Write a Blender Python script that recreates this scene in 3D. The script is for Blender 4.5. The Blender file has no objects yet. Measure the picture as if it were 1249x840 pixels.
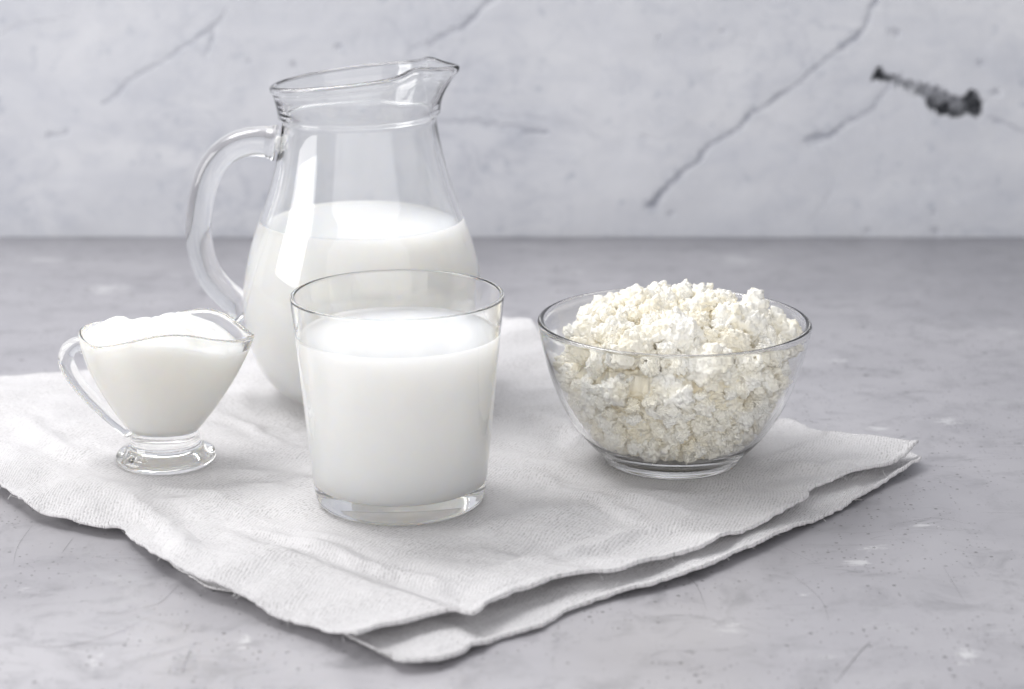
import bpy, math, random
import numpy as np
from mathutils import Vector, Matrix, Euler
R = math.radians
random.seed(7)
rng = np.random.default_rng(11)

# ---------------------------------------------------------------- camera
W0, H0, FPX = 1249.0, 840.0, 2250.0
CAM_H, PITCH = 0.27, R(15.5)
scene = bpy.context.scene
cam_d = bpy.data.cameras.new('camera')
cam_d.sensor_width = 36.0
cam_d.lens = FPX / W0 * 36.0
cam_d.clip_start, cam_d.clip_end = 0.01, 50.0
cam_d.dof.use_dof = True
cam_d.dof.focus_distance = 0.765
cam_d.dof.aperture_fstop = 8.5
cam = bpy.data.objects.new('camera', cam_d)
scene.collection.objects.link(cam)
cam.location = (0, 0, CAM_H)
cam.rotation_euler = (R(90) - PITCH, 0, 0)
scene.camera = cam

# ---------------------------------------------------------------- light
world = bpy.data.worlds.new('World'); scene.world = world
world.use_nodes = True
bgn = world.node_tree.nodes['Background']
bgn.inputs[0].default_value = (0.96, 0.965, 1.0, 1)
bgn.inputs[1].default_value = 0.38

def area(name, loc, target, sx, sy, power, col):
    d = bpy.data.lights.new(name, 'AREA')
    d.shape = 'RECTANGLE'; d.size, d.size_y = sx, sy
    d.energy = power; d.color = col
    o = bpy.data.objects.new(name, d); scene.collection.objects.link(o)
    o.location = loc
    o.rotation_euler = (Vector(target) - Vector(loc)).to_track_quat('-Z', 'Y').to_euler()
    return o
area('key_softbox', (-0.66, 1.18, 1.30), (0.04, 1.0, 0.0), 0.55, 0.55, 8.0, (1.0, 0.985, 0.96))
area('side_window', (-2.40, 0.26, 0.90), (0.0, 0.88, 0.05), 1.40, 1.15, 29.0, (1.0, 0.99, 0.965))
area('front_fill', (0.45, -1.5, 0.62), (0.1, 0.85, 0.05), 4.4, 1.6, 28.0, (1.0, 0.99, 0.965))  # unseen fill lamp, added in front to brighten the milk and cheese
area('rear_fill', (-0.25, 1.55, 1.35), (0.0, 1.05, 0.0), 1.9, 0.8, 14.0, (0.98, 0.985, 1.0))  # unseen overhead lamp, added to lift the far part of the table

scene.view_settings.view_transform = 'Standard'
scene.view_settings.look = 'None'
scene.view_settings.exposure = 0.13
scene.view_settings.gamma = 1.0
scene.view_settings.use_curve_mapping = False
cy = scene.cycles
cy.max_bounces = 36; cy.transmission_bounces = 28; cy.diffuse_bounces = 14; cy.glossy_bounces = 8
cy.transparent_max_bounces = 16
cy.caustics_reflective = True; cy.caustics_refractive = True
cy.blur_glossy = 0.3
cy.sample_clamp_indirect = 20.0
cy.use_denoising = True

# ---------------------------------------------------------------- helpers
CP, SP = math.cos(PITCH), math.sin(PITCH)
def ray(px, py):
    a, b = (px - W0/2)/FPX, -(py - H0/2)/FPX
    return np.array([a, CP + b*SP, -SP + b*CP])
def on_z(px, py, z=0.0):                       # pixel -> point of a level plane
    d = ray(px, py); t = (z - CAM_H)/d[2]
    return np.array([d[0]*t, d[1]*t, z])
def on_y(px, py, y):                           # pixel -> point of an upright plane
    d = ray(px, py); t = y/d[1]
    return np.array([d[0]*t, y, CAM_H + d[2]*t])

_perm = rng.permutation(256); _perm = np.concatenate([_perm, _perm, _perm])
_grad = rng.normal(size=(256, 3)); _grad /= np.linalg.norm(_grad, axis=1)[:, None]
def noise3(p):
    p = np.asarray(p, float); i = np.floor(p).astype(int); f = p - i
    u = f*f*f*(f*(f*6-15)+10); i = i & 255; out = 0
    for dx in (0, 1):
        for dy in (0, 1):
            for dz in (0, 1):
                h = _perm[_perm[_perm[i[..., 0]+dx]+i[..., 1]+dy]+i[..., 2]+dz]
                g = _grad[h]
                d = (g*(f - np.array([dx, dy, dz]))).sum(-1)
                w = (u[..., 0] if dx else 1-u[..., 0])*(u[..., 1] if dy else 1-u[..., 1])*(u[..., 2] if dz else 1-u[..., 2])
                out = out + w*d
    return out*1.6
def fbm(p, octs=4, gain=0.5):
    p = np.asarray(p, float); a, s, t = 1.0, 0, 0
    for k in range(octs):
        s = s + a*noise3(p*(2.03**k) + 17.3*k); t += a; a *= gain
    return s/t
def n2(x, y, sc, seed=0.0, octs=3, gain=0.5):
    return fbm(np.stack([x*sc, y*sc, np.full_like(x, seed)], -1), octs, gain)
def smooth(e0, e1, x):
    t = np.clip((x-e0)/(e1-e0), 0, 1); return t*t*(3-2*t)
def seg_dist(px, py, pts):
    """distance to a polyline and the position along it (0..1)"""
    best = np.full(px.shape, 1e9); par = np.zeros(px.shape)
    n = len(pts)-1
    for k in range(n):
        (ax, ay), (bx, by) = pts[k], pts[k+1]
        dx, dy = bx-ax, by-ay; L = dx*dx+dy*dy+1e-12
        t = np.clip(((px-ax)*dx+(py-ay)*dy)/L, 0, 1)
        d = np.hypot(px-ax-t*dx, py-ay-t*dy)
        m = d < best
        best = np.where(m, d, best); par = np.where(m, (k+t)/n, par)
    return best, par

def mesh_np(name, verts, faces, mat, parent=None, smooth_s=True):
    me = bpy.data.meshes.new(name)
    faces = np.asarray(faces)
    verts = np.asarray(verts, dtype=np.float32)
    if faces.ndim == 2 and len(faces):
        k = faces.shape[1]
        me.vertices.add(len(verts)); me.vertices.foreach_set('co', verts.ravel())
        me.loops.add(faces.size); me.loops.foreach_set('vertex_index', faces.astype(np.int32).ravel())
        me.polygons.add(len(faces))
        me.polygons.foreach_set('loop_start', np.arange(0, faces.size, k, dtype=np.int32))
        me.update(calc_edges=True); me.validate()
    if smooth_s:
        me.polygons.foreach_set('use_smooth', np.ones(len(me.polygons), bool))
    me.materials.append(mat)
    o = bpy.data.objects.new(name, me); scene.collection.objects.link(o)
    if parent: o.parent = parent
    return o
def attr(o, name, vals):
    a = o.data.attributes.new(name, 'FLOAT', 'POINT'); a.data.foreach_set('value', np.asarray(vals, np.float32))
def uvattr(o, vals):
    a = o.data.attributes.new('cloth_uv', 'FLOAT_VECTOR', 'POINT'); a.data.foreach_set('vector', np.asarray(vals, np.float32).ravel())
def grid_faces(nu, nv, wrap_u=False):
    """vertex index = v*nu + u"""
    u = np.arange(nu if wrap_u else nu-1); v = np.arange(nv-1)
    U, V = np.meshgrid(u, v); U2 = (U+1) % nu
    return np.stack([V*nu+U, V*nu+U2, (V+1)*nu+U2, (V+1)*nu+U], -1).reshape(-1, 4)
def empty(name, loc, label, cat, rz=0, group=None):
    o = bpy.data.objects.new(name, None); scene.collection.objects.link(o)
    o.empty_display_size = 0.01
    o.location = loc; o.rotation_euler = (0, 0, rz)
    tag(o, label, cat, group); return o
def tag(o, label, cat, group=None):
    o['label'] = label; o['category'] = cat
    if group: o['group'] = group
def chaikin(pts, it=2):
    pts = [np.array(p, float) for p in pts]
    for _ in range(it):
        q = [pts[0]]
        for a, b in zip(pts[:-1], pts[1:]): q += [a*0.75+b*0.25, a*0.25+b*0.75]
        q.append(pts[-1]); pts = q
    return pts
def catmull(pts, n):
    P = np.array(pts, float); P = np.vstack([2*P[0]-P[1], P, 2*P[-1]-P[-2]])
    seg = len(pts)-1; t = np.linspace(0, seg, n); k = np.minimum(t.astype(int), seg-1); f = (t-k)[:, None]
    a, b, c, d = P[k], P[k+1], P[k+2], P[k+3]
    return 0.5*((2*b)+(-a+c)*f+(2*a-5*b+4*c-d)*f*f+(-a+3*b-3*c+d)*f**3)
def resample(pts, n):
    P = np.array(pts, float); s = np.r_[0, np.cumsum(np.linalg.norm(np.diff(P, axis=0), axis=1))]
    t = np.linspace(0, s[-1], n)
    return np.stack([np.interp(t, s, P[:, k]) for k in range(P.shape[1])], -1)

def rings_mesh(name, rings, mat, parent, closed_ends=True):
    """rings: (nv, nu, 3) from the outer bottom to the inner bottom; end rings are capped with fans"""
    rings = np.asarray(rings); nv, nu, _ = rings.shape
    V = rings.reshape(-1, 3); F = grid_faces(nu, nv, True)
    me_f = [tuple(f) for f in F]
    V = np.vstack([V, rings[0].mean(0), rings[-1].mean(0)]); c0, c1 = len(V)-2, len(V)-1
    me = bpy.data.meshes.new(name)
    for u in range(nu):
        u2 = (u+1) % nu
        me_f.append((c0, u2, u)); b = (nv-1)*nu; me_f.append((c1, b+u, b+u2))
    me.from_pydata([tuple(v) for v in V], [], me_f); me.update()
    me.polygons.foreach_set('use_smooth', np.ones(len(me.polygons), bool))
    me.materials.append(mat)
    o = bpy.data.objects.new(name, me); scene.collection.objects.link(o)
    if parent: o.parent = parent
    return o
def lathe_rings(profile, nu=128, warp=None):
    a = np.linspace(0, 2*math.pi, nu, endpoint=False)
    out = []
    for r, z in profile:
        rr, zz = np.full(nu, r), np.full(nu, z)
        if warp: rr, zz = warp(a, rr, zz)
        out.append(np.stack([rr*np.cos(a), rr*np.sin(a), zz], -1))
    return np.array(out)
def tube(name, path, ra, rb, up, mat, parent, nu=40, caps=True):
    """swept oval: ra in the plane of the path, rb along 'up'"""
    P = np.asarray(path, float); n = len(P)
    T = np.gradient(P, axis=0); T /= np.linalg.norm(T, axis=1)[:, None]
    upv = np.array(up, float)
    S = np.cross(T, upv); S /= np.linalg.norm(S, axis=1)[:, None]
    a = np.linspace(0, 2*math.pi, nu, endpoint=False)
    ra = np.broadcast_to(ra, n); rb = np.broadcast_to(rb, n)
    rings = [P[i] + np.outer(np.cos(a)*ra[i], S[i]) + np.outer(np.sin(a)*rb[i], upv) for i in range(n)]
    o = rings_mesh(name, rings, mat, parent)
    import bmesh
    bm = bmesh.new(); bm.from_mesh(o.data); bmesh.ops.recalc_face_normals(bm, faces=bm.faces); bm.to_mesh(o.data); bm.free()
    return o

# ---------------------------------------------------------------- materials
class NT:
    def __init__(s, name):
        s.m = bpy.data.materials.new(name); s.m.use_nodes = True
        s.t = s.m.node_tree; s.b = s.t.nodes['Principled BSDF']; s.out = s.t.nodes['Material Output']
    def n(s, typ, ins=None, **kw):
        x = s.t.nodes.new(typ)
        for k, v in kw.items(): setattr(x, k, v)
        for k, v in (ins or {}).items():
            if isinstance(v, bpy.types.NodeSocket): s.t.links.new(v, x.inputs[k])
            else: x.inputs[k].default_value = v
        return x
    def math(s, op, a, b=0.0, c=0.0):
        return s.n('ShaderNodeMath', {0: a, 1: b, 2: c}, operation=op).outputs[0]
    def noise(s, vec, scale, detail=4, rough=0.5, dist=0.0):
        return s.n('ShaderNodeTexNoise', {'Vector': vec, 'Scale': scale, 'Detail': detail, 'Roughness': rough, 'Distortion': dist}).outputs[0]
    def ramp(s, v, lo, hi, a=0.0, b=1.0):
        return s.n('ShaderNodeMapRange', {'Value': v, 'From Min': lo, 'From Max': hi, 'To Min': a, 'To Max': b}, clamp=True).outputs[0]
    def mix(s, f, a, b):
        x = s.n('ShaderNodeMix', data_type='RGBA')
        for i, v in ((0, f), (6, a), (7, b)):
            if isinstance(v, bpy.types.NodeSocket): s.t.links.new(v, x.inputs[i])
            else: x.inputs[i].default_value = v if i == 0 else (*v, 1)
        return x.outputs[2]
    def scale(s, vec, sc):
        return s.n('ShaderNodeMapping', {'Vector': vec, 'Scale': sc}).outputs[0]
    def set(s, **kw):
        for k, v in kw.items():
            i = s.b.inputs[k.replace('_', ' ')]
            if isinstance(v, bpy.types.NodeSocket): s.t.links.new(v, i)
            else: i.default_value = v
    def bump(s, h, strength, dist):
        return s.n('ShaderNodeBump', {'Height': h, 'Strength': strength, 'Distance': dist}).outputs[0]

def glass_mat():
    m = NT('clear_glass')
    m.set(Base_Color=(0.996, 1.0, 0.998, 1), Roughness=0.0, IOR=1.5, Transmission_Weight=1.0)
    return m.m
def milk_mat(name, col, rough, scale):
    m = NT(name)
    g = m.n('ShaderNodeNewGeometry').outputs['Position']
    v = m.ramp(m.noise(g, 60, 3), 0.3, 0.7)
    c = m.mix(v, col, tuple(x*0.985 for x in col))
    m.set(Base_Color=c, Roughness=rough, IOR=1.35, Subsurface_Weight=0.9,
          Subsurface_Radius=(1.0, 0.9, 0.75), Subsurface_Scale=scale)
    return m
def cheese_mat(name='curd_cheese', dry=(0.988, 0.972, 0.925), wet=(0.985, 0.935, 0.80)):
    m = NT(name)
    g = m.n('ShaderNodeNewGeometry').outputs['Position']
    o = m.n('ShaderNodeObjectInfo').outputs['Random']
    v = m.ramp(m.noise(g, 90, 3), 0.42, 0.68)
    c = m.mix(v, dry, wet)
    c = m.mix(m.ramp(o, 0.75, 1.0, 0, .6), c, (0.94, 0.88, 0.73))
    h = m.noise(g, 750, 4, 0.7)
    m.set(Base_Color=c, Roughness=0.5, IOR=1.36, Subsurface_Weight=0.0, Subsurface_Radius=(1.0, 0.75, 0.45),
          Subsurface_Scale=0.001, Normal=m.bump(h, 0.7, 0.0004))
    return m.m
def cloth_mat():
    m = NT('white_linen')
    uv = m.n('ShaderNodeAttribute', attribute_name='cloth_uv').outputs['Vector']
    wob = m.n('ShaderNodeTexNoise', {'Vector': uv, 'Scale': 120.0, 'Detail': 3.0}).outputs['Color']
    off = m.n('ShaderNodeVectorMath', {0: wob, 1: (0.5, 0.5, 0.5)}, operation='SUBTRACT').outputs[0]
    off = m.n('ShaderNodeVectorMath', {0: off, 'Scale': 0.0030}, operation='SCALE').outputs[0]
    p = m.n('ShaderNodeVectorMath', {0: uv, 1: off}, operation='ADD').outputs[0]
    sx = m.n('ShaderNodeSeparateXYZ', {0: p})
    k = 2*math.pi/0.00155
    a = m.math('SINE', m.math('MULTIPLY', sx.outputs[0], k))
    b = m.math('SINE', m.math('MULTIPLY', m.math('ADD', sx.outputs[1], m.math('MULTIPLY', sx.outputs[0], 0.5)), k))
    weave = m.math('MULTIPLY', a, b)
    tn = m.noise(uv, 620, 3, 0.7)
    slub = m.noise(m.scale(uv, (1.0, 0.2, 1.0)), 620, 2)
    slub2 = m.noise(m.scale(uv, (0.2, 1.0, 1.0)), 620, 2)
    h = m.math('ADD', m.math('ADD', m.math('MULTIPLY', weave, 0.35), m.math('MULTIPLY', tn, 1.1)), m.math('ADD', slub, slub2))
    patch = m.noise(uv, 38, 4)
    hole = m.math('MULTIPLY', m.ramp(m.math('ADD', weave, m.math('MULTIPLY', m.math('SUBTRACT', tn, 0.5), 5.0)), -0.1, -1.1), m.ramp(patch, 0.35, 0.62, 0.25, 0.95))
    c = m.mix(hole, (0.70, 0.69, 0.705), (0.36, 0.35, 0.355))
    c = m.mix(m.ramp(m.noise(uv, 700, 2), 0.66, 0.74, 0, 0.5), c, (0.64, 0.61, 0.58))
    m.set(Base_Color=c, Roughness=0.9, Specular_IOR_Level=0.15, Sheen_Weight=0.15,
          Normal=m.bump(h, 1.0, 0.00028))
    return m.m
def wall_mat():
    m = NT('cracked_plaster')
    g = m.n('ShaderNodeNewGeometry').outputs['Position']
    cr = m.n('ShaderNodeAttribute', attribute_name='crack').outputs['Fac']
    ch = m.n('ShaderNodeAttribute', attribute_name='chip').outputs['Fac']
    blot = m.ramp(m.noise(m.scale(g, (0.7, 1, 1.2)), 9, 6, 0.62, 0.8), 0.34, 0.68)
    c = m.mix(blot, (0.71, 0.718, 0.755), (0.58, 0.595, 0.65))
    vein = m.noise(m.scale(g, (1.0, 1, 1.5)), 17, 5, 0.6, 1.6)
    vein = m.ramp(m.math('ABSOLUTE', m.math('SUBTRACT', vein, 0.5)), 0.035, 0.0)
    vein = m.math('MULTIPLY', vein, m.ramp(m.noise(g, 8, 3), 0.46, 0.66))
    c = m.mix(m.math('MULTIPLY', vein, 0.4), c, (0.40, 0.42, 0.49))
    pale = m.ramp(m.noise(m.scale(g, (0.8, 1, 1.1)), 33, 5, 0.65, 0.7), 0.58, 0.72)
    c = m.mix(m.math('MULTIPLY', pale, 0.4), c, (0.72, 0.73, 0.76))
    mid = m.ramp(m.noise(m.scale(g, (0.9, 1, 1.2)), 42, 6, 0.68, 0.9), 0.50, 0.70)
    c = m.mix(m.math('MULTIPLY', mid, 0.30), c, (0.43, 0.455, 0.53))
    spk = m.ramp(m.noise(g, 85, 3, 0.6), 0.62, 0.74, 0, 0.6)
    c = m.mix(spk, c, (0.40, 0.43, 0.50))
    c = m.mix(m.ramp(cr, 0.0, 1.0, 0, 0.88), c, (0.24, 0.255, 0.31))
    rough = m.noise(g, 160, 5, 0.7)
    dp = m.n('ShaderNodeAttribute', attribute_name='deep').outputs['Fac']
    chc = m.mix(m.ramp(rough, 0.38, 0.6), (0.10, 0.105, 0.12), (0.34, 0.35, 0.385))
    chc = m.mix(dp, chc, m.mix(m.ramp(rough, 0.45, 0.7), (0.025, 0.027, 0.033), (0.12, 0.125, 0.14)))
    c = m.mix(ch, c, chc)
    h = m.math('ADD', m.noise(g, 110, 4, 0.6), m.math('MULTIPLY', m.noise(g, 26, 3), 1.5))
    m.set(Base_Color=c, Roughness=0.75, Specular_IOR_Level=0.25, Normal=m.bump(h, 0.22, 0.002))
    return m.m
def m_st(st): return 0.55+0.45*st
def table_mat():
    m = NT('grey_microcement')
    g = m.n('ShaderNodeNewGeometry').outputs['Position']
    big = m.noise(m.scale(g, (0.7, 1.0, 1)), 7, 4, 0.55, 0.8)
    c = m.mix(m.ramp(big, 0.34, 0.66), (0.40, 0.39, 0.42), (0.525, 0.513, 0.54))
    mot = m.noise(m.scale(g, (1.0, 1.1, 1)), 46, 7, 0.7, 0.6)
    c = m.mix(m.ramp(mot, 0.50, 0.66, 0, 0.8), c, (0.32, 0.314, 0.335))
    # pale trowel smears
    sm = m.noise(m.scale(g, (0.75, 1.0, 1)), 26, 6, 0.68, 1.4)
    lim = m.ramp(m.noise(g, 9, 2), 0.45, 0.62)
    smear = m.math('MULTIPLY', m.ramp(sm, 0.56, 0.70), lim)
    c = m.mix(m.math('MULTIPLY', smear, 0.55), c, (0.57, 0.57, 0.585))
    # scuffed pale places, each a real worn patch of the surface
    fibn = m.noise(m.scale(g, (0.5, 1.15, 1)), 120, 6, 0.72, 2.2)
    scf = None
    for px, py, rx, ry, st in ((900, 318, 48, 13, 1.), (930, 308, 40, 8, .7), (130, 352, 55, 14, .8), (50, 352, 14, 7, .7), (45, 318, 60, 7, .7), (220, 335, 50, 10, .4),
                               (114, 811, 16, 22, .7), (297, 783, 20, 18, .7), (1048, 686, 30, 6, 1.), (1062, 668, 40, 7, .7), (890, 766, 42, 18, .6), (1155, 513, 26, 9, .9),
                               (1070, 523, 22, 6, .9), (1180, 800, 34, 16, .8), (1210, 770, 40, 8, .5), (985, 725, 16, 10, .5), (1020, 440, 40, 5, .6), (1235, 405, 30, 8, .8), (1000, 800, 50, 12, .45),
                               (640, 300, 60, 5, .7), (1225, 303, 30, 4, .7), (1110, 360, 60, 8, .4), (30, 720, 30, 12, .3), (200, 800, 60, 10, .3), (1130, 640, 50, 9, .4), (700, 330, 30, 7, .5)):
        cpt = on_z(px, py); ax = abs(on_z(px+rx, py)[0]-cpt[0]); ay = abs(on_z(px, py-ry)[1]-cpt[1])
        d = m.n('ShaderNodeVectorMath', {0: g, 1: tuple(cpt)}, operation='SUBTRACT').outputs[0]
        d = m.n('ShaderNodeVectorMath', {0: d, 1: (1/ax, 1/ay, 0)}, operation='MULTIPLY').outputs[0]
        L = m.n('ShaderNodeVectorMath', {0: d}, operation='LENGTH').outputs['Value']
        q = m.ramp(L, 1.5, 0.15, 0, m_st(st))
        scf = q if scf is None else m.math('MAXIMUM', scf, q)
    scuff = m.math('MULTIPLY', m.ramp(m.math('ADD', fibn, m.math('MULTIPLY', scf, 0.42)), 0.79, 0.92), m.ramp(scf, 0.0, 0.5))
    c = m.mix(m.math('MULTIPLY', scuff, 0.95), c, (0.70, 0.695, 0.71))
    # dark pits of several sizes
    pit = None
    for sc, thr, sel in ((210, 0.13, 0.82), (420, 0.17, 0.84), (70, 0.09, 0.75)):
        gg = m.scale(g, (1, 1, 0))
        v = m.n('ShaderNodeTexVoronoi', {'Vector': gg, 'Scale': float(sc), 'Randomness': 1.0}, voronoi_dimensions='2D')
        wc = m.n('ShaderNodeSeparateColor', {0: v.outputs['Color']})
        rad = m.math('MULTIPLY', wc.outputs[1], thr)
        inside = m.ramp(m.math('SUBTRACT', v.outputs['Distance'], rad), 0.06, -0.02)
        x = m.math('MULTIPLY', inside, m.math('GREATER_THAN', wc.outputs[0], sel))
        clus = m.ramp(m.noise(m.scale(g, (1, 1.3, 1)), 16, 3), 0.36, 0.52)
        x = m.math('MULTIPLY', x, clus)
        if sc == 70: x = m.math('MULTIPLY', x, m.ramp(m.n('ShaderNodeSeparateXYZ', {0: g}).outputs[1], 0.78, 0.95))
        pit = x if pit is None else m.math('MAXIMUM', pit, x)
    c = m.mix(m.math('MULTIPLY', pit, 0.9), c, (0.12, 0.115, 0.12))
    # broken hairline trowel marks
    w = m.n('ShaderNodeTexNoise', {'Vector': m.scale(g, (0.22, 1.0, 1)), 'Scale': 75.0, 'Detail': 2.0, 'Distortion': 1.0}).outputs[0]
    line = m.ramp(m.math('ABSOLUTE', m.math('SUBTRACT', w, 0.5)), 0.008, 0.0)
    line = m.math('MULTIPLY', line, m.ramp(m.noise(g, 34, 3, 0.6), 0.50, 0.62))
    c = m.mix(m.math('MULTIPLY', line, 0.8), c, (0.22, 0.22, 0.235))
    h = m.math('SUBTRACT', m.math('ADD', m.math('MULTIPLY', mot, 0.5), m.math('MULTIPLY', smear, 0.25)), m.math('ADD', pit, m.math('MULTIPLY', line, 0.5)))
    rg = m.ramp(m.noise(g, 30, 4), 0.3, 0.7, 0.28, 0.42)
    m.set(Base_Color=c, Roughness=rg, Specular_IOR_Level=0.6, Coat_Weight=0.5, Coat_Roughness=0.35, Normal=m.bump(h, 0.7, 0.0004))
    return m.m
def plain(name, col, rough=0.7):
    m = NT(name)
    g = m.n('ShaderNodeNewGeometry').outputs['Position']
    c = m.mix(m.noise(g, 400, 2), tuple(x*0.85 for x in col), tuple(min(1, x*1.1) for x in col))
    m.set(Base_Color=c, Roughness=rough); return m.m

GLASS = glass_mat()
MILK = milk_mat('fresh_milk', (0.98, 0.975, 0.945), 0.22, 0.05).m
CHEESE = cheese_mat(); CLOTH = cloth_mat(); WALL = wall_mat(); TABLE = table_mat()

# ---------------------------------------------------------------- table
Y_WALL = 1.25
def box_sheet(name, x0, x1, y0, y1, z0, z1, mat):
    v = [(x0, y0, z0), (x1, y0, z0), (x1, y1, z0), (x0, y1, z0), (x0, y0, z1), (x1, y0, z1), (x1, y1, z1), (x0, y1, z1)]
    f = [(3, 2, 1, 0), (4, 5, 6, 7), (0, 1, 5, 4), (1, 2, 6, 5), (2, 3, 7, 6), (3, 0, 4, 7)]
    return mesh_np(name, v, f, mat, None, False)
table = box_sheet('tabletop', -1.3, 1.3, -0.25, Y_WALL+0.02, -0.04, 0.0, TABLE)
table['kind'] = 'structure'
# scratches: shallow tapered grooves that read as hair-thin marks
def scratch_mesh(name, lines, mat):
    V, F = [], []
    for pts, wmax in lines:
        P = catmull([on_z(*p)[:2] for p in pts], 24)
        T = np.gradient(P, axis=0); T /= np.linalg.norm(T, axis=1)[:, None]
        N = np.stack([-T[:, 1], T[:, 0]], -1)
        s = np.linspace(0, 1, len(P))
        w = 0.6*wmax*np.sin(np.pi*np.clip(s*0.96+0.02, 0, 1))**0.6*(0.55+0.6*rng.random(len(P)))
        b = len(V)
        for i in range(len(P)):
            for sg in (-1, 1):
                q = P[i]+N[i]*sg*w[i]*0.5; V.append((q[0], q[1], 0.00015))
        for i in range(len(P)-1):
            F.append((b+2*i, b+2*i+2, b+2*i+3, b+2*i+1))
    o = mesh_np(name, V, F, mat, table, True); o['kind'] = 'stuff'; return o
dark_lines = [
    ([(1062, 782), (1045, 800), (1020, 832)], 0.0006),
    ([(15, 786), (70, 789), (125, 778), (175, 757)], 0.0004),
    ([(165, 744), (195, 735), (217, 714)], 0.00035),
    ([(175, 802), (215, 793), (255, 780)], 0.0003),
    ([(40, 640), (22, 666), (16, 690)], 0.00025),
    ([(90, 655), (75, 675)], 0.0003),
    ([(233, 790), (222, 818)], 0.0003),
    ([(830, 695), (850, 715), (862, 745)], 0.0003),
    ([(965, 700), (1000, 730), (1012, 760)], 0.00025),
    ([(1195, 625), (1249, 626)], 0.00025),
    ([(115, 748), (150, 747)], 0.00025),
    ([(940, 660), (1000, 690)], 0.0002),
    ([(1150, 690), (1180, 740)], 0.0002),
    ([(1090, 640), (1140, 632), (1185, 640)], 0.0003),
]
light_lines = [
    ([(835, 750), (880, 775), (930, 785)], 0.0022), ([(840, 770), (900, 784)], 0.0013),
    ([(1030, 665), (1060, 670), (1105, 675)], 0.0016), ([(230, 755), (250, 790)], 0.0006),
    ([(640, 775), (600, 812)], 0.0004), ([(935, 800), (940, 720)], 0.0004),
    ([(1130, 780), (1190, 790), (1240, 782)], 0.001), ([(262, 740), (285, 790)], 0.0006),
]
scratch_mesh('scratches', dark_lines, plain('scratch_groove', (0.24, 0.237, 0.25)))

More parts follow.
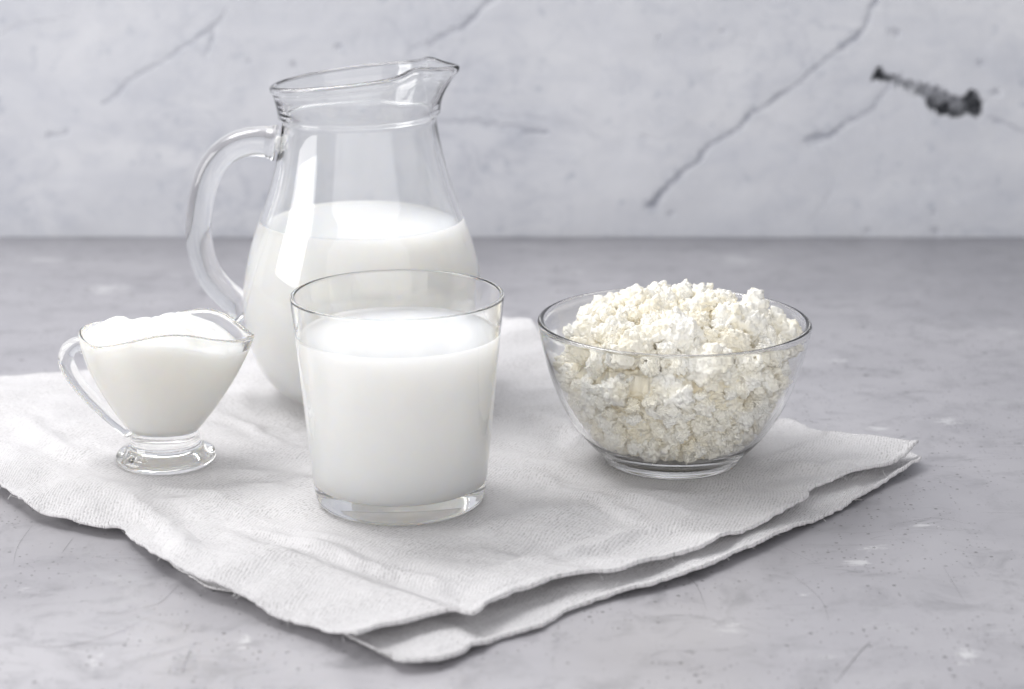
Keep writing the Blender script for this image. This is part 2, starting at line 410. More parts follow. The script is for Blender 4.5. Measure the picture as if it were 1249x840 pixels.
# ---------------------------------------------------------------- wall
def build_wall():
    xs = np.unique(np.concatenate([np.linspace(-1.3, -0.44, 40), np.linspace(-0.44, 0.44, 940), np.linspace(0.44, 1.3, 40)]))
    zs = np.unique(np.concatenate([np.linspace(0.0, 0.21, 240), np.linspace(0.21, 0.34, 40)]))
    X, Z = np.meshgrid(xs, zs)
    def w(pts): return [tuple(on_y(px, py, Y_WALL)[[0, 2]]) for px, py in pts]
    wob = n2(X, Z, 70, 3.1, 4, .6)*0.0042
    wob2 = n2(X, Z, 70, 8.1, 4, .6)*0.0042
    wob = wob + n2(X, Z, 260, 33.1, 3, .6)*0.0016; wob2 = wob2 + n2(X, Z, 260, 38.1, 3, .6)*0.0016
    Xw, Zw = X+wob, Z+wob2
    crack = np.zeros_like(X); depth = np.zeros_like(X)
    cracks = [  # pixels, half width in metres at start and end, strength
        ([(1085, -30), (1070, 0), (1045, 45), (1010, 72), (962, 108), (915, 140), (870, 178), (835, 206), (800, 243)], 0.0016, 0.0024, 0.75),
        ([(812, 232), (792, 248)], 0.0035, 0.0032, 0.95),
        ([(1085, 105), (1062, 134), (1030, 150), (1005, 168), (985, 172)], 0.0013, 0.0026, 0.85),
        ([(1012, 165), (984, 172)], 0.0028, 0.003, 0.9),
        ([(600, -4), (578, 22), (548, 40), (525, 55)], 0.0028, 0.002, 0.75),
        ([(548, 40), (500, 62), (490, 80)], 0.001, 0.0005, 0.3),
        ([(275, 12), (262, 32), (235, 50), (200, 72), (160, 98), (125, 128)], 0.0018, 0.0009, 0.5),
        ([(262, 32), (250, 75)], 0.0016, 0.0006, 0.35),
        ([(1195, 138), (1222, 150), (1255, 162)], 0.0012, 0.0016, 0.5),
        ([(535, 150), (580, 148), (620, 156), (668, 161)], 0.0009, 0.0016, 0.45),
        ([(640, 160), (668, 162)], 0.002, 0.0014, 0.6),
        ([(880, 80), (850, 100), (838, 112)], 0.0006, 0.0004, 0.22),
        ([(60, 165), (85, 160)], 0.0016, 0.001, 0.4),
        ([(1020, 230), (990, 265), (980, 285)], 0.0008, 0.0004, 0.2),
        ([(600, 140), (680, 145), (730, 165)], 0.0007, 0.0006, 0.25),
        ([(785, 165), (810, 172)], 0.0009, 0.0006, 0.3),
        ([(-40, 60), (30, 30), (90, 20)], 0.001, 0.0006, 0.25),
    ]
    for pts, w0, w1, st in cracks:
        d, t = seg_dist(Xw, Zw, w(pts))
        hw = (w0+(w1-w0)*t)*(0.75+0.9*np.clip(n2(X, Z, 55, 5.5+w0*900, 2)+0.3, 0, 1))
        mk = 0.6*np.exp(-(d/hw)**2)+0.5*np.exp(-(d/(.4*hw))**2)
        crack = np.maximum(crack, 1.2*mk*st*np.clip(0.72+0.9*n2(X, Z, 45, 2.2, 3), 0.1, 1.1))
        depth = np.maximum(depth, mk*hw*0.45)
    for px, py, r, st in ((806, 46, 0.0016, .6), (1195, 78, .0025, .6), (1215, 113, .003, .5), (1140, 283, .003, .55), (1142, 257, .002, .4),
                          (360, 77, .002, .55), (413, 56, .0022, .4), (305, 75, .0016, .4), (820, 262, .002, .35), (1060, 282, .002, .25), (883, 38, .002, .35), (1092, 40, .0028, .45)):
        c = on_y(px, py, Y_WALL); d = np.hypot(Xw-c[0], (Zw-c[2])*1.4)
        mk = np.exp(-(d/r)**2); crack = np.maximum(crack, mk*st); depth = np.maximum(depth, mk*r*0.5)
    # the broken-out chip: a ragged hollow, deep at both ends and shallow between
    chip = np.zeros_like(X); deep = np.zeros_like(X)
    e1, e2 = n2(X, Z, 130, 14.1, 4, .7)*0.0068, n2(X, Z, 130, 18.1, 4, .7)*0.0068
    for px, py, r, dk in ((1073, 91, 7, 1.), (1084, 96, 5, .9), (1097, 99, 6, .45), (1110, 104, 6.5, .5), (1124, 110, 7.5, .5), (1138, 117, 9, .5), (1150, 123, 10, .55),
                          (1138, 126, 6, .9), (1152, 134, 8, 1.), (1163, 130, 10, .7), (1178, 127, 10, .6), (1187, 120, 8, .95), (1191, 132, 9, 1.), (1176, 136, 6, .9), (1166, 138, 6, .9)):
        c = on_y(px, py, Y_WALL); r *= 1.12*1.27/2250
        q = smooth(1.10, 0.88, np.hypot(X+e1-c[0], Z+e2-c[2])/r)
        chip = np.maximum(chip, q*(.45+.55*dk)); deep = np.maximum(deep, q*dk)
    depth = np.maximum(depth, (chip*.0016+deep*.0042)*(0.8+0.8*n2(X, Z, 120, 4.4, 3)))
    lowf = n2(X, Z, 7, 1.7, 4, .5)*0.0022 + n2(X*0.6, Z, 28, 6.1, 3)*0.0004
    Yp = Y_WALL + depth - lowf
    back = 0.05
    V = np.stack([X, Yp, Z], -1).reshape(-1, 3)
    nu, nv = len(xs), len(zs)
    F = grid_faces(nu, nv)
    ring = np.concatenate([np.arange(nu), np.arange(1, nv)*nu+nu-1, (nv-1)*nu+np.arange(nu-2, -1, -1), np.arange(nv-2, 0, -1)*nu])
    bk = V[ring].copy(); bk[:, 1] = Y_WALL+back
    nb = len(V); m = len(ring); k = np.arange(m); k2 = (k+1) % m
    side = np.stack([ring[k2], ring[k], nb+k, nb+k2], -1)
    o = mesh_np('wall', np.vstack([V, bk]), np.vstack([F, side]), WALL)
    z = np.zeros(m)
    attr(o, 'crack', np.r_[np.clip(crack, 0, 1).ravel(), z]); attr(o, 'chip', np.r_[chip.ravel(), z]); attr(o, 'deep', np.r_[deep.ravel(), z])
    o['kind'] = 'structure'
build_wall()

# ---------------------------------------------------------------- napkin
Z_REST = 0.0064        # the level the vessels stand on
def pts3(pix, z):
    zz = np.broadcast_to(z, len(pix)); return np.array([on_z(px, py, q)[:2] for (px, py), q in zip(pix, zz)])
left_front = [(436, 783), (412, 773), (389, 763), (357, 754), (321, 743), (279, 722), (246, 713), (214, 694), (186, 677), (171, 663), (157, 650), (148, 642),
              (118, 638), (89, 632), (64, 627), (39, 620), (21, 608), (0, 594), (-60, 565), (-140, 535), (-230, 508)]
right_front = [(436, 783), (447, 779), (486, 764), (537, 750), (570, 754), (583, 752), (604, 738), (650, 716), (708, 702), (750, 699), (800, 681),
               (860, 664), (907, 643), (950, 626), (984, 608), (990, 597), (1048, 577), (1085, 565), (1119, 546)]
right_back = [(1119, 546), (1066, 540), (1023, 530), (997, 529), (963, 515), (920, 512), (850, 498), (770, 482), (710, 468), (674, 452), (660, 428), (640, 408), (612, 394)]
left_back = [(-230, 508), (-160, 474), (-80, 462), (0, 459), (85, 453), (200, 441), (330, 425), (470, 405), (560, 396), (612, 394)]
low_right_front = [(470, 796), (487, 805), (510, 805), (537, 801), (583, 780), (617, 767), (658, 756), (692, 737), (746, 719), (800, 707), (856, 690), (950, 649), (1023, 615), (1074, 586), (1126, 560)]
REST = []   # (x, y, radius) of the standing vessels
def vessel_spots():
    for px, py, r in ((489, 608, .038), (443, 480, .045), (203, 560, .026), (818, 559, .034)):
        p = on_z(px, py, Z_REST); REST.append((p[0], p[1], r))
vessel_spots()
def napkin_layer(name, lf, rf, rb, lb, zmid, parent, lower, nu=460, nv=400):
    if lower: zA = zR = zL = zB = 0.004
    else:      # the height at which each edge hangs
        zA, zR = 0.0072, 0.0072
        zL = np.r_[np.linspace(.0072, .0054, 5), np.full(len(lf)-5, .0054)]
        zB = np.r_[np.full(len(lb)-4, .0054), np.linspace(.0058, .0072, 4)]
    cA, cB = resample(catmull(pts3(rf, zA), 800), nu), resample(catmull(pts3(lb, zB), 600), nu)
    cL, cR = resample(catmull(pts3(lf, zL), 800), nv), resample(catmull(pts3(rb, zR), 600), nv)
    s = np.linspace(0, 1, nu); t = np.linspace(0, 1, nv)
    # bunch rows near the edges for crisp hems
    S, T = np.meshgrid(s, t); S3, T3 = S[..., None], T[..., None]
    A, B = cA[None], cB[None]; L, Rr = cL[:, None], cR[:, None]
    P = (1-T3)*A+T3*B+(1-S3)*L+S3*Rr-((1-S3)*(1-T3)*cA[0]+S3*(1-T3)*cA[-1]+(1-S3)*T3*cB[0]+S3*T3*cB[-1])
    X, Y = P[..., 0], P[..., 1]
    LU = np.linalg.norm(np.diff(cA, axis=0), axis=1).sum(); LV = np.linalg.norm(np.diff(cL, axis=0), axis=1).sum()
    dF, dLft, dRt, dBk = T*LV, S*LU, (1-S)*LU, (1-T)*LV       # metres from each edge
    # ragged cut edges
    for d, ax, amp, sd in ((dLft, cL, .0011, 1.0), (dF, cA, .0010, 2.0), (dRt, cR, .0010, 3.0), (dBk, cB, .001, 4.0)):
        f = np.exp(-d/.004)
        q = n2(X*1.0, Y*1.0, 190, sd+10*lower, 3, .7)*amp*1.6*f
        dirn = n2(X, Y, 150, sd+5, 2)*amp*f
        X = X+q; Y = Y+dirn
    u, v = S*LU, T*LV
    # folds: long soft ridges running with the cloth plus a crumple
    r1 = n2(u*0.9+v*0.5, v*1.2-u*0.3, 19, 1.3+lower, 2)*0.0046
    r2 = (1-np.abs(n2(u*1.0+v*0.25, v*0.2-u*0.05, 21, 7.7+lower, 2)))**5*0.0016*np.clip(0.5+1.5*n2(u, v, 11, 2.5, 2), 0, 1)
    r3 = n2(u, v, 80, 3.3, 3)*0.0006
    cr = np.zeros_like(X)
    for pix, amp, wd in (([(290, 640), (370, 668), (470, 702), (560, 722)], .0016, .0035), ([(600, 705), (700, 672), (840, 628)], .0018, .0045), ([(140, 598), (205, 640), (240, 690)], .0020, .0050),
                         ([(640, 575), (720, 605), (800, 645)], .0012, .0035), ([(925, 560), (1000, 577), (1070, 566)], .0016, .0040), ([(10, 500), (60, 540), (130, 566)], .0016, .0045),
                         ([(640, 500), (690, 520), (720, 560)], .0016, .0045), ([(250, 500), (310, 520), (360, 560)], .0014, .004), ([(40, 475), (110, 470), (160, 462)], .0014, .004)):
        q = [tuple(on_z(px, py, .006)[:2]) for px, py in pix]
        d, t = seg_dist(X+n2(X, Y, 60, 4.9, 2)*.004, Y+n2(X, Y, 60, 7.9, 2)*.004, q)
        cr = cr + amp*np.exp(-(d/wd)**2)*np.sin(np.pi*np.clip(t, .02, .98))**.7 - .5*amp*np.exp(-((d-1.9*wd)/wd)**2)*np.sin(np.pi*np.clip(t, .02, .98))
    wr = r1+r2+r3+(0.4 if lower else 1.0)*cr
    flat = np.zeros_like(X)
    for cx, cyy, rr in REST:
        d = np.hypot(X-cx, Y-cyy); flat = np.maximum(flat, smooth(rr+.016, rr-.002, d))
    z = zmid + wr*(1-flat)
    if lower:
        z = np.minimum(np.maximum(z, 0.0009), 0.0030)
        z = z + np.exp(-dF/.010)*(0.0012+0.0014*n2(u, v*0, 42, 4.2, 2))
        z = z + np.exp(-dRt/.012)*0.002
        z = np.minimum(z, 0.0052)
    else:
        lift = 0.0003+0.0048*np.clip(n2(u, v*0, 24, 9.4, 2)+.05, 0, 1)
        z = z + np.exp(-dF/.016)*lift
        lift2 = 0.0002+0.0045*np.clip(n2(v, u*0, 24, 2.9, 2)+0.2, 0, 1)
        z = z + np.exp(-dLft/.014)*lift2
        z = z + np.exp(-dRt/.014)*0.0030
        pc = on_z(628, 425, .004); hump = np.exp(-(((X-pc[0])/.022)**2+((Y-pc[1])/.026)**2))
        z = z + hump*0.009*(1-flat)
        z = z - 0.0022*np.exp(-dLft/.010)*(0.6+0.8*n2(v, u*0, 20, 6.6, 2))
        z = np.maximum(z, 0.0047)
        z = z*(1-flat)+Z_REST*flat
    # thickness, with a fuller rolled hem at front and right
    hem = smooth(.0034, .0020, dF)*0.0007*(0.8+0.5*n2(u, v, 260, 2.2, 2)) + 0.0002*np.exp(-dLft/.002)
    z = z + hem*0.6 - np.exp(-((dF-.0042)/.0006)**2)*0.0003
    th = 0.0009 + hem
    Vt = np.stack([X, Y, z], -1).reshape(-1, 3); Vb = Vt.copy(); Vb[:, 2] -= th.ravel()
    F = grid_faces(nu, nv); N = nu*nv
    ring = np.concatenate([np.arange(nu), np.arange(1, nv)*nu+nu-1, (nv-1)*nu+np.arange(nu-2, -1, -1), np.arange(nv-2, 0, -1)*nu])
    k = np.arange(len(ring)); k2 = (k+1) % len(ring)
    side = np.stack([ring[k2], ring[k], N+ring[k], N+ring[k2]], -1)
    Vb[:, 2] = np.maximum(Vb[:, 2], 0.0002)
    o = mesh_np(name, np.vstack([Vt, Vb]), np.vstack([F, F[:, ::-1]+N, side]), CLOTH, parent)
    uv = np.stack([u, v, np.zeros_like(u)], -1).reshape(-1, 3)
    uvattr(o, np.vstack([uv, uv]))
    return o, Vt.reshape(nv, nu, 3)
napkin = empty('napkin', (0, 0, 0), 'folded white woven linen napkin with frayed hem spread under all the glassware', 'napkin')
_, TOP = napkin_layer('upper_fold', left_front, right_front, right_back, left_back, 0.0066, napkin, False)
low_lf = [(470, 796), (458, 790), (444, 781), (420, 766)] + [(x+7, y-8) for x, y in left_front[2:]]
low_rb = [(1126, 560), (1110, 548)] + [(x-6, y+2) for x, y in right_back[1:]]
_, LOW = napkin_layer('lower_fold', low_lf, low_right_front, low_rb, left_back[:-1]+[(606, 396)], 0.0018, napkin, True)
def threads():
    V, F = [], []
    edge = np.vstack([TOP[:, 0], TOP[-1:, 0]])
    seqs = [(TOP[:, 0], 150, .0035), (TOP[0, :], 110, .0022), (TOP[:, -1], 60, .003), (LOW[0, :], 90, .0022)]
    for E, n, ln in seqs:
        for _ in range(n):
            i = rng.integers(2, len(E)-2); p = E[i] - np.array([0, 0, .0005])
            if not (-0.4 < p[0] < 0.4): continue
            t = E[i+1]-E[i-1]; t /= np.linalg.norm(t)+1e-9
            out = np.array([t[1], -t[0], 0]) if E is not TOP[:, 0] else np.array([-t[1], t[0], 0])
            if rng.random() < .5: out = -out
            L = ln*rng.random()**2*1.3+.0006
            d = out*rng.uniform(.2, 1)+t*rng.uniform(-1, 1)+np.array([0, 0, rng.uniform(-.3, .5)]); d /= np.linalg.norm(d)
            bend = rng.normal(size=3)*.5
            P = np.array([p+d*L*s+bend*L*s*s for s in np.linspace(0, 1, 5)]); P[:, 2] = np.maximum(P[:, 2], .0004)
            b = len(V); r = .00009
            for j in range(5):
                for q in range(3):
                    a = q*2.094; V.append(P[j]+np.array([math.cos(a), 0.3*math.cos(a), math.sin(a)])*r)
            for j in range(4):
                for q in range(3):
                    F.append((b+3*j+q, b+3*j+(q+1) % 3, b+3*j+3+(q+1) % 3, b+3*j+3+q))
    o = mesh_np('loose_threads', V, F, plain('linen_thread', (0.80, 0.79, 0.80), .9), napkin); o['kind'] = 'stuff'
threads()

# ---------------------------------------------------------------- drinking glass with milk
def place(px, py): 
    p = on_z(px, py, Z_REST); return (p[0], p[1], Z_REST+0.0001)
G_LOC = place(489, 608)
tumbler = empty('drinking_glass', G_LOC, 'plain clear drinking glass with thick base in front, nearly full of milk', 'glass')
GH = 0.0868
def arc(cx, cz, r, a0, a1, n): return [(cx+r*math.cos(R(a)), cz+r*math.sin(R(a))) for a in np.linspace(a0, a1, n)]
def g_in(z): return 0.0334+(0.0410-0.0334)*((z-0.0085)/(GH-0.0085))
outer = [(0.0, .0014), (.012, .0013), (.024, .0008), (.0285, .0001), (.0310, 0.0), (.0335, .0008), (.0346, .0026), (.0351, .0055), (.0356, .010)]
outer += [(0.0356+(.0426-.0356)*t, .010+(GH-.0010-.010)*t) for t in np.linspace(.06, 1, 14)]
rim = arc(.0418, GH-.0009, .0009, 20, 160, 7)
inner = [(g_in(z), z) for z in np.linspace(GH-.002, .0150, 16)] + [(.0334, .0122), (.0322, .0100), (.0298, .0088), (.024, .0083), (.012, .0081), (.0005, .0080)]
rings_mesh('body', lathe_rings(chaikin(outer[1:]+rim+inner, 1), 160), GLASS, tumbler)
lev = GH-0.0165
def milk_fill(name, prof_in, level, menis, grow, label, loc, nu=128):
    """prof_in: inner wall from bottom centre up; the milk reaches a hair into the glass so both touch"""
    pr = [(max(r+grow, .0004), z-grow) for r, z in prof_in if z < level]
    rt = np.interp(level, [z for r, z in prof_in], [r for r, z in prof_in])+grow
    pr += [(rt, level), (rt, level+menis)]
    pr += [(rt-.0007, level+menis*.55), (rt-.0018, level+menis*.15), (rt-.004, level), (rt*.7, level-.0001), (rt*.4, level-.0001), (.0005, level-.0001)]
    o = rings_mesh(name, lathe_rings(pr, nu), MILK, None)
    o.location = loc; tag(o, label, 'milk', 'milk in glass vessels'); return o
milk_fill('milk', [(r, z) for r, z in inner[::-1]], lev, .0011, .00025, 'white milk filling the plain drinking glass to below its rim', G_LOC)

def milk_film():
    m = NT('milk_film')
    g = m.n('ShaderNodeTexCoord').outputs['Object']
    sx = m.n('ShaderNodeSeparateXYZ', {0: g})
    up = m.ramp(sx.outputs[2], lev, lev+.0085, 0.24, 0.0)
    a = m.math('MULTIPLY', up, m.ramp(m.noise(m.scale(g, (1, 1, .35)), 130, 3), 0.25, 0.75, 0.5, 1.0))
    m.set(Base_Color=(0.97, 0.965, 0.95, 1), Roughness=0.3, Alpha=a, Specular_IOR_Level=0.1)
    zs = np.linspace(lev+.0012, lev+.0088, 8); A = np.linspace(0, 2*math.pi, 128, endpoint=False)
    V = np.array([[(g_in(z)-.00022)*math.cos(t), (g_in(z)-.00022)*math.sin(t), z] for z in zs for t in A])
    film = mesh_np('milk_film', V, grid_faces(128, 8, True), m.m, bpy.data.objects['milk'])
milk_film()

# ---------------------------------------------------------------- pitcher with milk
P_LOC = place(446, 480)
pitcher = empty('glass_pitcher', P_LOC, 'round-bellied clear glass pitcher with loop handle and spout, tallest of the vessels', 'pitcher')
po = [(.0006, .0014), (.015, .0012), (.026, .0006), (.031, 0.0), (.0345, .0004), (.0385, .0026), (.0440, .0068), (.0490, .0125), (.0535, .0215), (.0562, .0310), (.0575, .0420), (.0574, .0520),
      (.0556, .0640), (.0525, .0755), (.0488, .0860), (.0453, .0955), (.0420, .1055), (.0395, .1150), (.0376, .1240), (.0364, .1310), (.0360, .1340),
      (.0364, .1352), (.0374, .1359), (.0379, .1368), (.0380, .1385), (.0385, .1425), (.0393, .1470), (.0402, .1508), (.0411, .1522), (.0414, .1534)]
prim = [(.0413, .1545), (.0406, .1553), (.0396, .1555), (.0387, .1549), (.0382, .1538)]
p_in = [(.0380, .1522), (.0374, .1495), (.0364, .1460), (.0354, .1415), (.0344, .1375), (.0337, .1345), (.0338, .1320), (.0345, .1250), (.0364, .1150), (.0388, .1055), (.0420, .0955), (.0455, .0860), (.0492, .0755),
        (.0524, .0640), (.0543, .0520), (.0544, .0420), (.0530, .0310), (.0502, .0215), (.0455, .0135), (.0400, .0092), (.033, .0068), (.020, .0058), (.0006, .0056)]
SPOUT = R(-6)
def pwarp(a, r, z):
    t = smooth(.134, .1550, z)
    da = (a-SPOUT+math.pi) % (2*math.pi)-math.pi
    sp = np.exp(-(da/R(13))**2); pin = np.exp(-((np.abs(da)-R(36))/R(15))**2)
    r2 = r + t*t*(0.0062*sp-0.0030*pin)
    z2 = z + smooth(.128, .1545, z)*0.0048*np.cos(da)*r/.04 + t*t*(-0.0002*sp + 0.0020*pin)
    return r2, z2
rings_mesh('body', lathe_rings(chaikin(po+prim+p_in, 1), 192, pwarp), GLASS, pitcher)
yP = P_LOC[1]
hp = [(336, 174), (318, 172), (298, 174), (276, 184), (258, 205), (247, 236), (242, 272), (245, 306), (255, 334), (272, 355), (290, 370), (303, 381)]
HP = catmull([on_y(px, py, yP)-np.array(P_LOC) for px, py in hp], 72)
sv = np.linspace(0, 1, 72)
ra = np.interp(sv, [0, .05, .12, .35, .7, .9, 1], [.0085, .0073, .0068, .0062, .0062, .0066, .0085])
rb = np.interp(sv, [0, .06, .3, .7, .92, 1], [.0095, .0080, .0078, .0078, .0080, .0095])
tube('handle', HP, ra, rb, (0, 1, 0), GLASS, pitcher)
def residue():
    import bmesh
    bm = bmesh.new(); bmesh.ops.create_icosphere(bm, subdivisions=4, radius=1.0)
    co = np.array([v.co[:] for v in bm.verts]); n = fbm(co*1.7+3, 3)
    c = np.array([-.0372, -.0085, .1235])
    for v, q, k in zip(bm.verts, co, n): v.co = c+q*(1+.8*k)*np.array([.0016, .0016, .0038])
    me = bpy.data.meshes.new('milk_residue'); bm.to_mesh(me); bm.free(); me.materials.append(MILK)
    me.polygons.foreach_set('use_smooth', np.ones(len(me.polygons), bool))
    o = bpy.data.objects.new('milk_residue', me); scene.collection.objects.link(o); o.parent = pitcher
residue()
milk_fill('milk', [(r, z) for r, z in p_in[::-1]], .0855, .0010, .00025, 'white milk half filling the round-bellied pitcher', P_LOC, 160)

# ---------------------------------------------------------------- sauce boat with sour cream
C_LOC = place(203, 561)
boat = empty('sauce_boat', C_LOC, 'small footed clear glass sauce boat with wavy rim and side handle', 'sauce boat', R(-16))
NU = 144
PH = np.linspace(0, 2*math.pi, NU, endpoint=False)
PD = (PH+math.pi) % (2*math.pi)-math.pi
def boat_ring(t, inset=0.0, zoff=0.0):
    """t 0 at the bottom of the bowl, 1 at the rim"""
    e = math.sin(min(t, 1)*math.pi/2)**0.85
    f = 0.55*t+0.45*e
    aR, aL, b = .0125+(.0435-.0125)*(f*0.93+.07*t*t), .0125+(.0358-.0125)*(0.25*f+.75*e), .0125+(.0275-.0125)*(0.4*f+.6*e)
    aR, aL, b = aR-inset, aL-inset, b-inset
    c, s = np.cos(PH), np.sin(PH)
    x = np.where(c > 0, aR*c, aL*c)
    y = b*s*(1-0.42*t*np.clip(c, 0, 1)**1.3)
    wave = t**3*(.0052*np.exp(-((np.abs(PD)-R(68))/R(27))**2)+.0016*np.exp(-(PD/R(16))**2) - .0022*np.exp(-((np.abs(PD)-R(128))/R(26))**2))
    z = .0120+(.0575-.0120)*t+wave+zoff
    return np.stack([x, y, z], -1)
def circ(r, z): return np.stack([r*np.cos(PH), r*np.sin(PH), np.full(NU, z)], -1)
foot = [(.001, .0010), (.014, .0009), (.0185, .0001), (.0203, 0.0), (.0214, .0010), (.0216, .0026), (.0210, .0042), (.0190, .0056), (.0168, .0066), (.0155, .0080), (.0150, .0096), (.0150, .0108)]
rings = [circ(r, z) for r, z in chaikin(foot, 1)]
for t in (0.04, .08, .14, .2, .28, .36, .45, .54, .63, .72, .8, .87, .93, .97, .99): rings.append(boat_ring(t))
rings.append(boat_ring(1, .0003, .0006)); rings.append(boat_ring(1, .0010, .0009)); rings.append(boat_ring(1, .0017, .0005))
for t in (.98, .95, .9, .84, .76, .68, .6, .52, .44, .36, .28, .2, .14): rings.append(boat_ring(t, .0021))
base_in = boat_ring(.10, .0030)
for k in (1.0, .85, .6, .3, .03):
    q = base_in.copy(); q[:, :2] *= k; q[:, 2] = .0152+(k**2)*.0012; rings.append(q)
rings_mesh('body', rings, GLASS, boat)
M3 = Matrix.Rotation(R(16), 3, 'Z')
cp = [(106, 421), (93, 420), (82, 427), (80, 440), (85, 457), (97, 474), (116, 493), (138, 510), (161, 524)]
yC = C_LOC[1]
def to_boat(px, py, dy):
    v = Vector(on_y(px, py, yC+dy)-np.array(C_LOC)); return np.array(M3 @ v)
CPP = []
for k, (px, py) in enumerate(cp):
    dy = np.interp(k, [0, 3, 8], [.0100, .0120, .0040])
    q = to_boat(px, py, dy); q[1] = 0.0; CPP.append(q)
CPP = catmull(CPP, 56)
tube('handle', CPP, np.interp(np.linspace(0, 1, 56), [0, .1, .8, 1], [.0040, .0033, .0030, .0042]), .0042, (0, 1, 0), GLASS, boat, 28)

def cream():
    m = milk_mat('sour_cream', (0.955, 0.93, 0.90), 0.4, 0.015)
    g = m.n('ShaderNodeNewGeometry').outputs['Position']
    v = m.n('ShaderNodeTexVoronoi', {'Vector': g, 'Scale': 160.0})
    cs = m.n('ShaderNodeSeparateColor', {0: v.outputs['Color']})
    f = m.math('MULTIPLY', m.ramp(v.outputs['Distance'], .22, .08), m.math('GREATER_THAN', cs.outputs[0], .9))
    old = m.b.inputs['Base Color'].links[0].from_socket
    m.set(Base_Color=m.mix(m.math('MULTIPLY', f, .4), old, (0.86, 0.72, 0.52)))
    rs = []
    for k in (.03, .3, .6, .85, 1.0):
        q = base_in.copy(); q[:, :2] *= k*1.01; q[:, 2] = .0149+(k**2)*.0012; rs.append(q)
    level = np.where(np.cos(PH) < 0, .97, .97-.09*np.clip(np.cos(PH)+.1, 0, 1)**.7)
    for s in np.linspace(.14, 1, 22):
        lo = np.zeros((NU, 3))
        tt = s*level
        for j in range(NU):
            pass
        # interpolate each column to its own level
        R0 = np.array([boat_ring(t, .0018) for t in np.linspace(.1, 1, 30)])
        ti = np.clip((np.maximum(tt, .12)-.1)/.9*29, 0, 28.999); k = ti.astype(int); f = (ti-k)[:, None]
        idx = np.arange(NU)
        rs.append(R0[k, idx]*(1-f)+R0[k+1, idx]*f)
    topr = rs[-1]
    cen = np.array([-.003, 0, 0])
    for s in np.linspace(.985, .02, 40):
        q = topr.copy(); q[:, :2] = cen[:2]+(topr[:, :2]-cen[:2])*s
        mound = .0090*(1-s**2)**.8*(1-.15*smooth(-.01, .035, q[:, 0]))
        lump = (n2(q[:, 0]+.004*n2(q[:, 0], q[:, 1], 40, 1.3, 2), q[:, 1], 58, 5.3, 2, .5)*.0042+(1-np.abs(n2(q[:, 0], q[:, 1], 120, 8.8, 2)))**3*.0009-.0005)*smooth(1, .8, np.full(NU, s))
        q[:, 2] = topr[:, 2]*s+topr[:, 2].mean()*(1-s)+mound+lump
        rs.append(q)
    o = rings_mesh('sour_cream', rs, m.m, None)
    o.location = C_LOC; o.rotation_euler = (0, 0, R(-16))
    tag(o, 'thick off-white sour cream heaped above the rim of the small sauce boat', 'sour cream')
cream()

# ---------------------------------------------------------------- bowl with cottage cheese
B_LOC = place(818, 559)
bowl = empty('glass_bowl', B_LOC, 'round clear glass bowl at the right end of the napkin, heaped with cottage cheese', 'bowl')
bo = [(.0006, .0016), (.016, .0015), (.0235, .0010), (.0255, .0002), (.0275, 0.0), (.0292, .0006), (.0300, .0022), (.0318, .0044), (.0365, .0090), (.0415, .0150), (.0460, .0220), (.0500, .0300), (.0532, .0385), (.0556, .0470), (.0573, .0545), (.0582, .0585), (.0585, .0603)]
brim = [(.0586, .0618), (.0580, .0628), (.0571, .0631), (.0560, .0627), (.0553, .0616)]
b_in = [(.0551, .0598), (.0548, .0545), (.0532, .0465), (.0507, .0380), (.0474, .0295), (.0434, .0220), (.0388, .0150), (.0340, .0098), (.0295, .0068), (.022, .0055), (.012, .0051), (.0006, .0050)]
rings_mesh('body', lathe_rings(chaikin(bo+brim+b_in, 1), 160), GLASS, bowl)

def clump_mesh(seed, voxel=.042):
    r = np.random.default_rng(seed)
    import bmesh
    bm = bmesh.new()
    def ball(c, rad, sub=2):
        bmesh.ops.create_icosphere(bm, subdivisions=sub, radius=rad, matrix=Matrix.Translation(c))
    cores = [np.zeros(3)]; crad = [.55]
    ball(cores[0], .55)
    for _ in range(6):
        d = r.normal(size=3); d /= np.linalg.norm(d); c = d*r.uniform(.3, .72); q = r.uniform(.26, .44)
        cores.append(c); crad.append(q); ball(c, q)
    for n, lo, hi in ((90, .09, .18), (420, .045, .09)):
        for _ in range(n):
            d = r.normal(size=3); d /= np.linalg.norm(d)
            k = r.integers(len(cores)); q = r.uniform(lo, hi)
            ball(cores[k]+d*(crad[k]+q*r.uniform(-.1, .7)), q, 1)
    me = bpy.data.meshes.new('curd_clump'); bm.to_mesh(me); bm.free()
    o = bpy.data.objects.new('curd_clump', me); scene.collection.objects.link(o)
    md = o.modifiers.new('r', 'REMESH'); md.mode = 'VOXEL'; md.voxel_size = voxel; md.use_smooth_shade = True
    dg = bpy.context.evaluated_depsgraph_get(); dg.update()
    out = bpy.data.meshes.new_from_object(o.evaluated_get(dg))
    bpy.data.objects.remove(o); bpy.data.meshes.remove(me)
    n = len(out.vertices); co = np.empty(n*3, np.float32); out.vertices.foreach_get('co', co); co = co.reshape(-1, 3)
    no = np.empty(n*3, np.float32); out.vertices.foreach_get('normal', no); no = no.reshape(-1, 3)
    co += no*(fbm(co*6+seed, 4, .75)*.17)[:, None]
    co /= np.abs(co).max()
    out.vertices.foreach_set('co', co.ravel()); out.update()
    out.polygons.foreach_set('use_smooth', np.ones(len(out.polygons), bool))
    out.materials.clear(); out.materials.append(CHEESE); out.name = 'curd_clump'
    return out
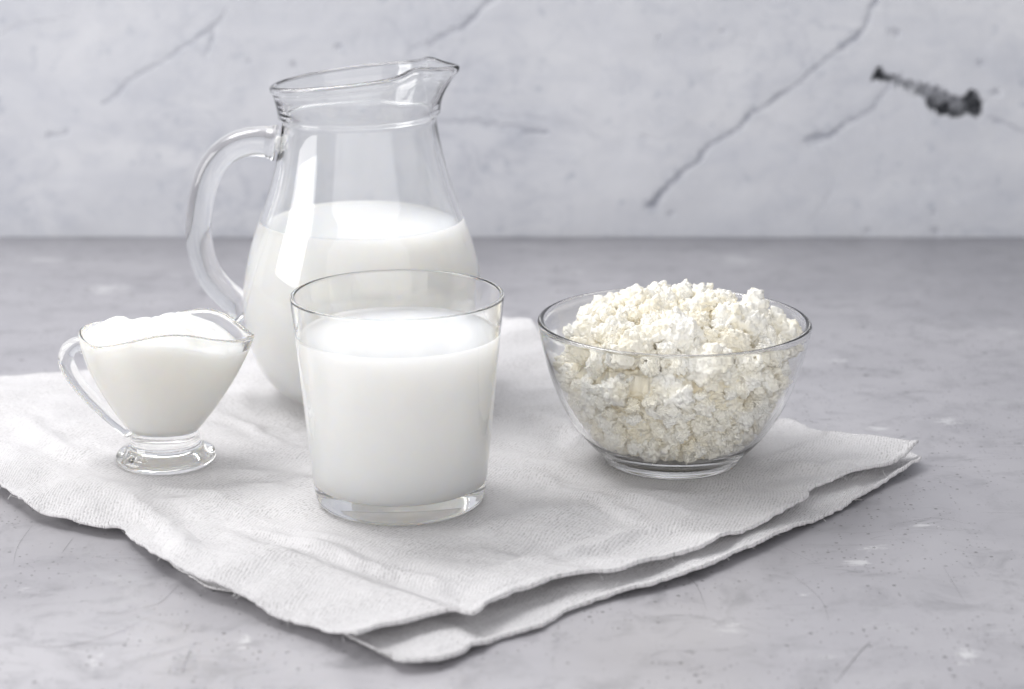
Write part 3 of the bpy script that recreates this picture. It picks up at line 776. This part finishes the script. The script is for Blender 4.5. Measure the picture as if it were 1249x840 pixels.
def cheese():
    root = empty('cottage_cheese', B_LOC, 'crumbly white cottage cheese heaped in the round glass bowl', 'cottage cheese')
    rz = [(r, z) for r, z in b_in[::-1]]
    zi, ri = np.array([z for r, z in rz]), np.array([r for r, z in rz])
    RIN = lambda z: np.interp(z, zi, ri)
    def top(x, y):
        r = np.hypot(x, y)
        return .0470+.0260*np.clip(1-(r/.052)**2, 0, 1)**.8+.0065*n2(np.atleast_1d(x), np.atleast_1d(y), 42, 3.7, 2)[0]
    variants = [clump_mesh(100+k) for k in range(12)]
    done = []
    vco = []
    for v in variants:
        q = np.empty(len(v.vertices)*3, np.float32); v.vertices.foreach_get('co', q); vco.append(q.reshape(-1, 3)[::5])
    def put(p, s):
        k = random.randrange(12)
        e = Euler([random.uniform(0, 6.28) for _ in range(3)])
        sc = np.array((s*random.uniform(.85, 1.15), s*random.uniform(.85, 1.15), s*random.uniform(.8, 1.05)))
        W = (vco[k]*sc) @ np.array(e.to_matrix()).T
        p = np.array(p)
        for it in range(6):                       # settle inside the bowl, pressed flat on the glass
            Q = W+p; low = Q[:, 2] < .063
            if not low.any(): break
            ex = (np.hypot(Q[:, 0], Q[:, 1])-RIN(np.clip(Q[:, 2], .0051, .059)))[low].max(); dz = .0050-Q[:, 2].min()
            if ex < .0007 and dz < .0006: break
            r = math.hypot(p[0], p[1])+1e-6
            if ex > .0006: p[:2] -= p[:2]/r*min(ex-.0004, r); p[2] += .25*ex
            if dz > .0005: p[2] += dz
        else: return
        o = bpy.data.objects.new('curd_clump', variants[k]); scene.collection.objects.link(o)
        o.parent = root; o.location = p; o.rotation_euler = e; o.scale = sc
        done.append((tuple(p), s))
    tries = 0
    while len(done) < 285 and tries < 60000:
        tries += 1
        s = random.uniform(.0125, .0165) if tries < 1500 else random.uniform(.0105, .0125) if tries < 3000 else random.uniform(.008, .0105) if tries < 9000 else random.uniform(.0052, .0075) if tries < 24000 else random.uniform(.0034, .0048)
        if random.random() < .38:      # on top
            a, rr = random.uniform(0, 6.28), .0440*math.sqrt(random.random())
            x, y = rr*math.cos(a), rr*math.sin(a); z = top(x, y)-s*.35
            if rr+s*.8 > RIN(min(z, .058))-.0012: continue
        else:                          # against the glass
            z = random.uniform(.010, .044); a = random.uniform(0, 6.28)
            rr = RIN(z)-s*.78-abs(random.gauss(0, .0016)) 
            if rr < 0: continue
            # stay clear of the glass below
            rr = min(rr, RIN(max(z-s*.6, .0051))-s*.5)
            if z-s*.8 < .0054: continue
            x, y = rr*math.cos(a), rr*math.sin(a)
        if any((x-p[0])**2+(y-p[1])**2+(z-p[2])**2 < (.585*(s+q))**2 for p, q in done): continue
        put((x, y, z), s)
    # the packed moist curd between the clumps; deeper cream colour also paints crevice shade
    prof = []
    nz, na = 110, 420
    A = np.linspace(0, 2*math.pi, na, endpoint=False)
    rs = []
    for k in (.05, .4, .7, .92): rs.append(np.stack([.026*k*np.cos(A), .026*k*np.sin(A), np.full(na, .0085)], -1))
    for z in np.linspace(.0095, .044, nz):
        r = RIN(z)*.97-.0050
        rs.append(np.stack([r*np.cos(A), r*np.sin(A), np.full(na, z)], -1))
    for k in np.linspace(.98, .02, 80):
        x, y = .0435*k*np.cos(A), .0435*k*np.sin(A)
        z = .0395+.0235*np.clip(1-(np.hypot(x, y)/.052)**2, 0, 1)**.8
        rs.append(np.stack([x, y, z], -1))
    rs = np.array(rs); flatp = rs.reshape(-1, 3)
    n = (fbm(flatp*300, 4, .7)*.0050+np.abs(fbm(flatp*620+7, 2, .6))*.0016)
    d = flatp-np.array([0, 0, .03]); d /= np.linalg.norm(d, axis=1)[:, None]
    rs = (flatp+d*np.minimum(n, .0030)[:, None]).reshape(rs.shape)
    o = rings_mesh('packed_curd', rs, cheese_mat('moist_shade_curd', (0.98, 0.93, 0.80), (0.97, 0.89, 0.70)), root); o['kind'] = 'stuff'
    print('clumps', len(done), 'tries', tries)
cheese()
